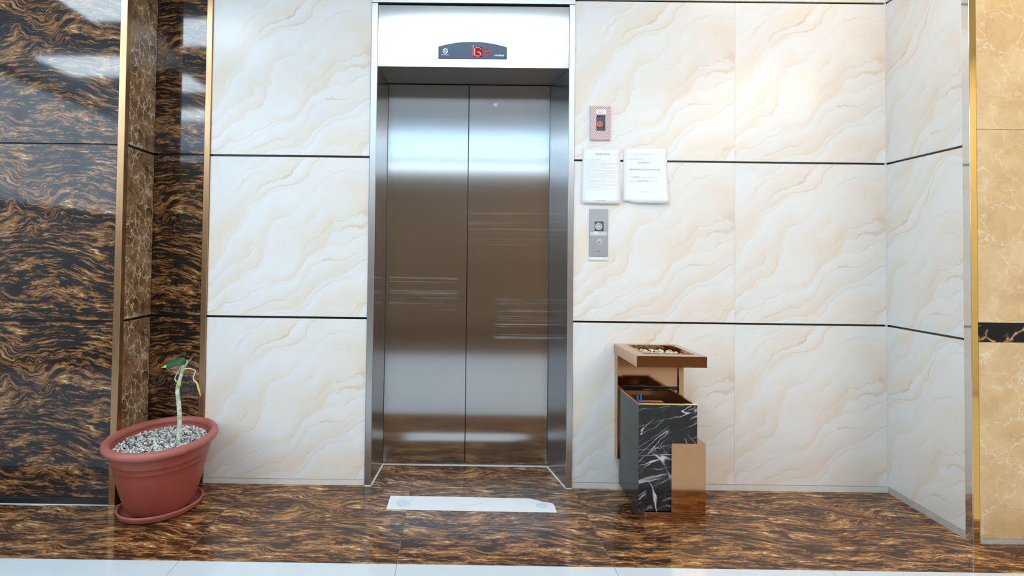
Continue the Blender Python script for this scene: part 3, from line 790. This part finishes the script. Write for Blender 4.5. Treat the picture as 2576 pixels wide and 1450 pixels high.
def disc(cx, cy, rx, ry, a0=0.0, a1=2 * math.pi, n=28):
    return [(cx + rx * math.cos(a0 + (a1 - a0) * i / n), cy + ry * math.sin(a0 + (a1 - a0) * i / n)) for i in range(n)]
link('blue_seal', flat_me(disc(-0.220, -0.222, 0.030, 0.045), 0.0012, 0.00125), M['blue_print'], ps)
link('blue_bar', flat_me([(-0.190, -0.262), (-0.183, -0.262), (-0.180, -0.180), (-0.187, -0.180)], 0.0012, 0.0013), M['blue_print'], ps)
link('blue_seal', flat_me(disc(0.425, -0.225, 0.028, 0.036), 0.0012, 0.00125), M['blue_print'], ps)
link('grey_scuff', flat_me([(0.035, -0.258), (0.060, -0.238), (0.12, -0.226), (0.165, -0.190), (0.178, -0.178), (0.172, -0.185), (0.124, -0.232), (0.064, -0.246)], 0.0012, 0.0013), M['ink_faint'], ps)

# ------------------------------------------------------------------ ashtray bin
bx, by = 0.962, -0.20
ab = tag(empty('ashtray_bin', (bx, by, 0)), 'rose gold and black marble ashtray bin standing against the cream wall', 'bin')
# back panel with folded edge strips
bp = box('back_panel', 0.8400, 1.1130, -0.0440, -0.0040, 0.1700, 0.6700, M['copper'], ab, bev=0.001)
box('edge_strip', 0.8140, 0.8385, -0.0560, -0.0030, 0.1650, 0.6710, M['copper'], bp, bev=0.0012)
box('edge_strip', 1.1145, 1.1380, -0.0560, -0.0030, 0.1650, 0.6710, M['copper'], bp, bev=0.0012)
# tray: rim with recess
def tray_me(x0, x1, y0, y1, z0, z1, hx0, hx1, hy0, hy1, hz):
    o = [(x0, y0), (x1, y0), (x1, y1), (x0, y1)]; h = [(hx0, hy0), (hx1, hy0), (hx1, hy1), (hx0, hy1)]
    v = [(x, y, z0) for x, y in o] + [(x, y, z1) for x, y in o] + [(x, y, z1) for x, y in h] + [(x, y, hz) for x, y in h]
    f = [(3, 2, 1, 0), (12, 13, 14, 15)]
    for i in range(4):
        j = (i + 1) % 4
        f += [(i, j, 4 + j, 4 + i), (4 + i, 4 + j, 8 + j, 8 + i), (8 + i, 8 + j, 12 + j, 12 + i)]
    return mesh('tray', v, f)
tr = link('tray', tray_me(0.8090, 1.1150, -0.4000, -0.0030, 0.6720, 0.7200, 0.8640, 1.0800, -0.3250, -0.0600, 0.6850), M['copper'], ab, (-bx, -by, 0))
fr = []
for (a, b, c, d) in ((0.8600, 1.0840, -0.3290, -0.3245), (0.8600, 1.0840, -0.0605, -0.0560), (0.8600, 0.8645, -0.3245, -0.0605), (1.0795, 1.0840, -0.3245, -0.0605)):
    box('recess_lip', a, b, c, d, 0.7190, 0.7216, M['copper'], tr)
# hollow marble body
def shell_me(x0, x1, y0, y1, z0, z1, t):
    return tray_me(x0, x1, y0, y1, z0, z1, x0 + t, x1 - t, y0 + t, y1 - t, z0 + 0.03)
BX0, BX1, BY0, BY1, BZ0, BZ1 = 0.8225, 1.0775, -0.3850, -0.0600, 0.0460, 0.5040
mb = link('marble_body', shell_me(BX0, BX1, BY0, BY1, BZ0, BZ1, 0.012), M['black_side'], ab, (-bx, -by, 0))
box('front_slab', BX0 + 0.0005, BX1 - 0.0005, BY0 - 0.0035, BY0 - 0.0002, BZ0, BZ1, M['marquina'], mb)
box('gap_shade_strip', 0.8390, 1.1140, -0.0480, -0.0442, 0.5000, 0.5180, M['black'], bp)  # solid black strip, stands in for the shade of a gap
ln = link('liner', shell_me(BX0 + 0.0125, BX1 - 0.0125, BY0 + 0.0125, BY1 - 0.0125, 0.2500, 0.5020, 0.002), M['copper_dark'], ab, (-bx, -by, 0))
for (a, b, c, d) in ((BX0, BX1, BY0, BY0 + 0.014), (BX0, BX1, BY1 - 0.014, BY1), (BX0, BX0 + 0.014, BY0 + 0.014, BY1 - 0.014), (BX1 - 0.014, BX1, BY0 + 0.014, BY1 - 0.014)):
    box('rim', a, b, c, d, 0.5042, 0.5100, M['copper'], ab, bev=0.0008)
box('inner_shelf', BX0 + 0.020, BX1 - 0.075, -0.1800, -0.1400, 0.4200, 0.4700, M['copper_dark'], ln)
# corner block wrapping the front right edge, and base
def wrap_me(z0, z1):
    ol = [(0.9620, -0.4000), (1.1100, -0.4000), (1.1100, -0.2300), (1.0780, -0.2300), (1.0780, -0.3855), (0.9620, -0.3855)]
    v = [(x, y, z0) for x, y in ol] + [(x, y, z1) for x, y in ol]; n = 6
    f = [tuple(range(n - 1, -1, -1)), tuple(range(n, 2 * n))] + [(i, (i + 1) % n, n + (i + 1) % n, n + i) for i in range(n)]
    return mesh('wrap', v, f)
link('corner_block', wrap_me(0.0450, 0.3430), M['copper'], ab, (-bx, -by, 0))
box('base', 0.8470, 1.1100, -0.4000, -0.0800, 0.0, 0.0440, M['copper'], ab, bev=0.001)

def chips_me(n, place, smin, smax, seed, flat=0.5):
    rng = random.Random(seed); v, f, tint = [], [], []
    ico = [(0, 0, 1), (0.9, 0, 0.2), (0.2, 0.9, 0.1), (-0.8, 0.4, 0.15), (-0.6, -0.7, 0.1), (0.4, -0.85, 0.15), (0, 0, -0.9)]
    tri = [(0, 1, 2), (0, 2, 3), (0, 3, 4), (0, 4, 5), (0, 5, 1), (6, 2, 1), (6, 3, 2), (6, 4, 3), (6, 5, 4), (6, 1, 5)]
    for k in range(n):
        x, y, z = place(rng); s = rng.uniform(smin, smax)
        R = Matrix.Rotation(rng.uniform(0, 6.28), 3, 'Z') @ Matrix.Rotation(rng.uniform(-.9, .9), 3, 'X') @ Matrix.Rotation(rng.uniform(-.9, .9), 3, 'Y')
        b = len(v); c = rng.random()
        sx, sy, sz = s * rng.uniform(.7, 1.3), s * rng.uniform(.6, 1.0), s * flat * rng.uniform(.7, 1.2)
        for p in ico:
            q = R @ Vector((p[0] * sx, p[1] * sy, p[2] * sz)); v.append((x + q.x, y + q.y, z + q.z)); tint.append(c)
        f += [tuple(b + i for i in t) for t in tri]
    me = bpy.data.meshes.new('chips'); me.from_pydata(v, [], f)
    at = me.attributes.new('tint', 'FLOAT', 'POINT'); at.data.foreach_set('value', tint); me.update()
    return me
pb = link('pebbles', chips_me(300, lambda r: (r.uniform(0.874, 1.058), r.uniform(-0.315, -0.11), 0.692 + r.uniform(0, 0.016)), 0.005, 0.010, 5, 0.8), M['pebbles'])
stuff(pb); tag(pb, 'cream pebbles filling the recessed tray on top of the ashtray bin', 'pebbles')
st1 = tag(link('drinking_straw', tube_me([(0.857, -0.2920, 0.452), (0.852, -0.285, 0.488), (0.847, -0.278, 0.5225)], [0.0033, 0.0033], 8, 2), M['blue']),
          'blue plastic stick leaning left, the left of two in the bin', 'stick', 'blue sticks in the bin')
st2 = tag(link('drinking_straw', tube_me([(0.8655, -0.2920, 0.452), (0.864, -0.285, 0.492), (0.8625, -0.278, 0.5270)], [0.0036, 0.0036], 8, 2), M['blue']),
          'blue plastic stick nearly upright, the right of two in the bin', 'stick', 'blue sticks in the bin')
box('holder_ledge', 0.838, 0.905, -0.3000, -0.2700, 0.4400, 0.4505, M['copper_dark'], ln)
def crumple_me(r, seed):
    rng = random.Random(seed); bm = bmesh.new(); bmesh.ops.create_icosphere(bm, subdivisions=2, radius=r)
    for v_ in bm.verts: v_.co *= rng.uniform(0.65, 1.15); v_.co.z *= 0.7
    me = bpy.data.meshes.new('wrapper'); bm.to_mesh(me); bm.free(); return me
tag(link('plastic_wrapper', crumple_me(0.012, 2), M['clear_bits'], None, (0.846, -0.150, 0.478)), 'crumpled clear wrapper at rear left corner inside the bin', 'litter', 'wrappers in the bin')
box('holder_ledge', 0.838, 0.860, -0.1700, -0.1300, 0.4600, 0.4690, M['copper_dark'], ln)
tag(link('plastic_wrapper', crumple_me(0.022, 4), M['clear_bits'], None, (1.020, -0.290, 0.4555)), 'dull crumpled wrapper at front right corner inside the bin', 'litter', 'wrappers in the bin')
box('holder_ledge', 0.985, 1.060, -0.3400, -0.2500, 0.4320, 0.4400, M['copper_dark'], ln)

# ------------------------------------------------------------------ potted plant in an oval planter
PX, PY = -1.2920, -0.3220
TH = 1.62
def oval(a, b, z, dx=0.0, dy=0.0, th=TH, n=72):
    return [(dx + a * math.cos(t) * math.cos(th) - b * math.sin(t) * math.sin(th), dy + a * math.cos(t) * math.sin(th) + b * math.sin(t) * math.cos(th), z)
            for t in [2 * math.pi * i / n for i in range(n)]]
pp = tag(empty('potted_plant', (PX, PY, 0)), 'terracotta oval planter with one bare stemmed plant in gravel by the niche', 'potted plant')
prof = []
for k in range(13):
    t = k / 12
    e = t ** 0.64
    prof.append((0.152 + (0.283 - 0.152) * e, 0.120 + (0.198 - 0.120) * e, 0.0140 + (0.300 - 0.0140) * t))
rings = [oval(0.140, 0.108, 0.0120)]
for (a, b, z) in prof:
    rings.append(oval(a, b, z))
    if abs(z - 0.0140 - (0.286) * 9 / 12) < 1e-4:                       # grooves under the rim
        rings.append(oval(a + 0.0030, b + 0.0030, z + 0.0030)); rings.append(oval(a + 0.0035, b + 0.0035, z + 0.0060))
    if abs(z - 0.0140 - (0.286) * 10 / 12) < 1e-4:
        rings.append(oval(a + 0.0042, b + 0.0042, z + 0.0030)); rings.append(oval(a + 0.0045, b + 0.0045, z + 0.0060))
inner = [(0.284, 0.196, 0.320), (0.274, 0.186, 0.290), (0.262, 0.176, 0.250), (0.180, 0.120, 0.245)]
pot = link('pot', loft_me(rings + [oval(a, b, z) for a, b, z in inner], True, True, True), M['terracotta'], pp, smooth=True)
rim = []
for k in range(13):
    a_ = math.radians(-90 + 30 * k)
    rim.append(oval(0.299 + 0.019 * math.cos(a_), 0.208 + 0.019 * math.cos(a_), 0.3180 + 0.0190 * math.sin(a_)))
link('rim', loft_me(rim), M['terracotta_rim'], pot, smooth=True)
link('soil', loft_me([oval(0.278, 0.190, 0.286), oval(0.15, 0.10, 0.292), oval(0.02, 0.02, 0.293)], True, False, True), M['soil'], pp)
ct, st_ = math.cos(TH), math.sin(TH)
def gplace(r):
    while True:
        u, v_ = r.uniform(-1, 1), r.uniform(-1, 1)
        if u * u + v_ * v_ < 1: break
    a, b = u * 0.262, v_ * 0.176
    return (a * ct - b * st_, a * st_ + b * ct, 0.2930 + r.uniform(0, 0.007))
stuff(link('gravel', chips_me(1900, gplace, 0.0045, 0.0105, 9, 0.5), M['gravel'], pp))
def L(x, z, y=-0.33): return (x - PX, y - PY, z)
stem_pts = [L(-1.2180, 0.275), L(-1.2143, 0.3594), L(-1.2149, 0.4204), L(-1.2203, 0.4813), L(-1.2266, 0.527), L(-1.2207, 0.5637), L(-1.2108, 0.6005), L(-1.2050, 0.640)]
stm = link('stem', tube_me(stem_pts, [0.0108, 0.0100, 0.0096, 0.0092, 0.0088, 0.0080, 0.0072, 0.0068], 14, 7, 0.05), M['stem'], pp, smooth=True)
link('node_scar', tube_me([L(-1.2200, 0.540, -0.336), L(-1.2160, 0.556, -0.338), L(-1.2130, 0.572, -0.338)], [0.004, 0.0095, 0.004], 10, 4), M['leaf_pale'], stm, smooth=True)
# drooping root with its yellow end, thin left root, new shoot
link('aerial_root', tube_me([L(-1.2050, 0.6080, -0.336), L(-1.1980, 0.6200, -0.345), L(-1.1842, 0.6287, -0.35), L(-1.1658, 0.6304, -0.352), L(-1.1405, 0.6232, -0.352), L(-1.1420, 0.6080, -0.352), L(-1.1480, 0.5910, -0.352), L(-1.1431, 0.5759, -0.352)],
                           [0.0034, 0.0030, 0.0026, 0.0024, 0.0024, 0.0023, 0.0024, 0.0036], 8, 6), M['root'], pp, smooth=True)
link('withered_tip', tube_me([L(-1.1440, 0.5765, -0.352), L(-1.1306, 0.5669, -0.353), L(-1.1207, 0.5366, -0.354), L(-1.1115, 0.5093, -0.354)], [0.0032, 0.0044, 0.0046, 0.0012], 8, 6), M['root_tip'], pp, smooth=True)
link('aerial_root', tube_me([L(-1.2095, 0.6380, -0.335), L(-1.2150, 0.6260, -0.34), L(-1.2218, 0.6096, -0.342), L(-1.2341, 0.5849, -0.342), L(-1.2285, 0.5690, -0.338)], [0.0022, 0.0022, 0.0020, 0.0020, 0.0042], 8, 6), M['root'], pp, smooth=True)
link('shoot', tube_me([L(-1.2040, 0.6150), L(-1.1960, 0.6350), L(-1.1858, 0.6529), L(-1.1877, 0.6665)], [0.0050, 0.0052, 0.0042, 0.0006], 8, 5), M['bud'], pp, smooth=True)
link('shoot', tube_me([L(-1.1880, 0.6480), L(-1.1800, 0.6580), L(-1.1632, 0.6740)], [0.0030, 0.0024, 0.0005], 8, 5), M['bud'], pp, smooth=True)
def leaf_me(mid, halfw, lift):
    """leaf blade: midrib points, upper half width vector, lower half width vector per station"""
    v, f = [], []
    for (m_, up, dn) in zip(mid, halfw, lift):
        m_, up, dn = Vector(m_), Vector(up), Vector(dn)
        for k in range(9):
            t = (k - 4) / 4
            q = m_ + (up * t if t > 0 else dn * -t)
            q = q + Vector((0, -0.0035 * (1 - abs(t)), 0.0015 * (1 - t * t)))
            v.append(tuple(q))
    for j in range(len(mid) - 1):
        for i in range(8):
            a = j * 9 + i; f.append((a, a + 1, a + 10, a + 9))
    me = bpy.data.meshes.new('leaf'); me.from_pydata(v, [], f); me.update(); return me
mid = [L(-1.2020, 0.6440), L(-1.2060, 0.6540, -0.345), L(-1.2160, 0.6620, -0.35), L(-1.2290, 0.6600, -0.355), L(-1.2400, 0.6560, -0.36), L(-1.2520, 0.6510, -0.362), L(-1.2640, 0.6445, -0.360)]
up = [(0.001, 0, 0.002), (0.0125, 0.022, 0.012), (0.010, 0.030, 0.017), (0.002, 0.030, 0.010), (-0.001, 0.030, 0.010), (-0.004, 0.026, 0.015), (-0.008, 0.016, 0.010)]
dn = [(0, 0, -0.001), (0.001, -0.018, -0.006), (0.001, -0.026, -0.013), (-0.003, -0.026, -0.014), (0.001, -0.026, -0.020), (0.004, -0.022, -0.018), (-0.002, -0.010, -0.011)]
lf_ = link('leaf', leaf_me(mid, up, dn), M['leaf'], pp, smooth=True)
sm = lf_.modifiers.new('thick', 'SOLIDIFY'); sm.thickness = 0.0010
sb = lf_.modifiers.new('smooth', 'SUBSURF'); sb.levels = 1; sb.render_levels = 2
mid = [L(-1.2610, 0.6440, -0.361), L(-1.2680, 0.6420, -0.362), L(-1.2760, 0.6385, -0.362), L(-1.2875, 0.6345, -0.360)]
up = [(0, 0.014, 0.009), (0.000, 0.012, 0.0075), (0.001, 0.008, 0.005), (0, 0.001, 0.0005)]
dn = [(0.001, -0.010, -0.010), (0.001, -0.008, -0.007), (0.001, -0.005, -0.0035), (0, -0.001, -0.0005)]
lt = link('leaf_tip', leaf_me(mid, up, dn), M['leaf_pale'], lf_, smooth=True)
sm = lt.modifiers.new('thick', 'SOLIDIFY'); sm.thickness = 0.0010
link('fallen_leaf', tube_me([L(-1.335, 0.298, -0.520), L(-1.320, 0.300, -0.512), L(-1.302, 0.299, -0.500)], [0.001, 0.006, 0.001], 8, 5), M['leaf_pale'], pp, smooth=True)

# saucer
SX, SY, ST = -1.2930, -0.3170, 1.28
sa = [(0.150, 0.112, 0.0015), (0.185, 0.140, 0.0015), (0.198, 0.152, 0.010), (0.2020, 0.1560, 0.024), (0.2055, 0.1595, 0.031), (0.2020, 0.1560, 0.0345), (0.1960, 0.150, 0.033),
      (0.192, 0.147, 0.024), (0.180, 0.135, 0.0110), (0.150, 0.11, 0.0100), (0.08, 0.06, 0.0100)]
sc = link('saucer', loft_me([oval(a, b, z, th=ST) for a, b, z in sa], True, True, True), M['terracotta_rim'], None, (SX, SY, 0), smooth=True)
tag(sc, 'terracotta oval saucer on the brown floor under the planter', 'saucer')
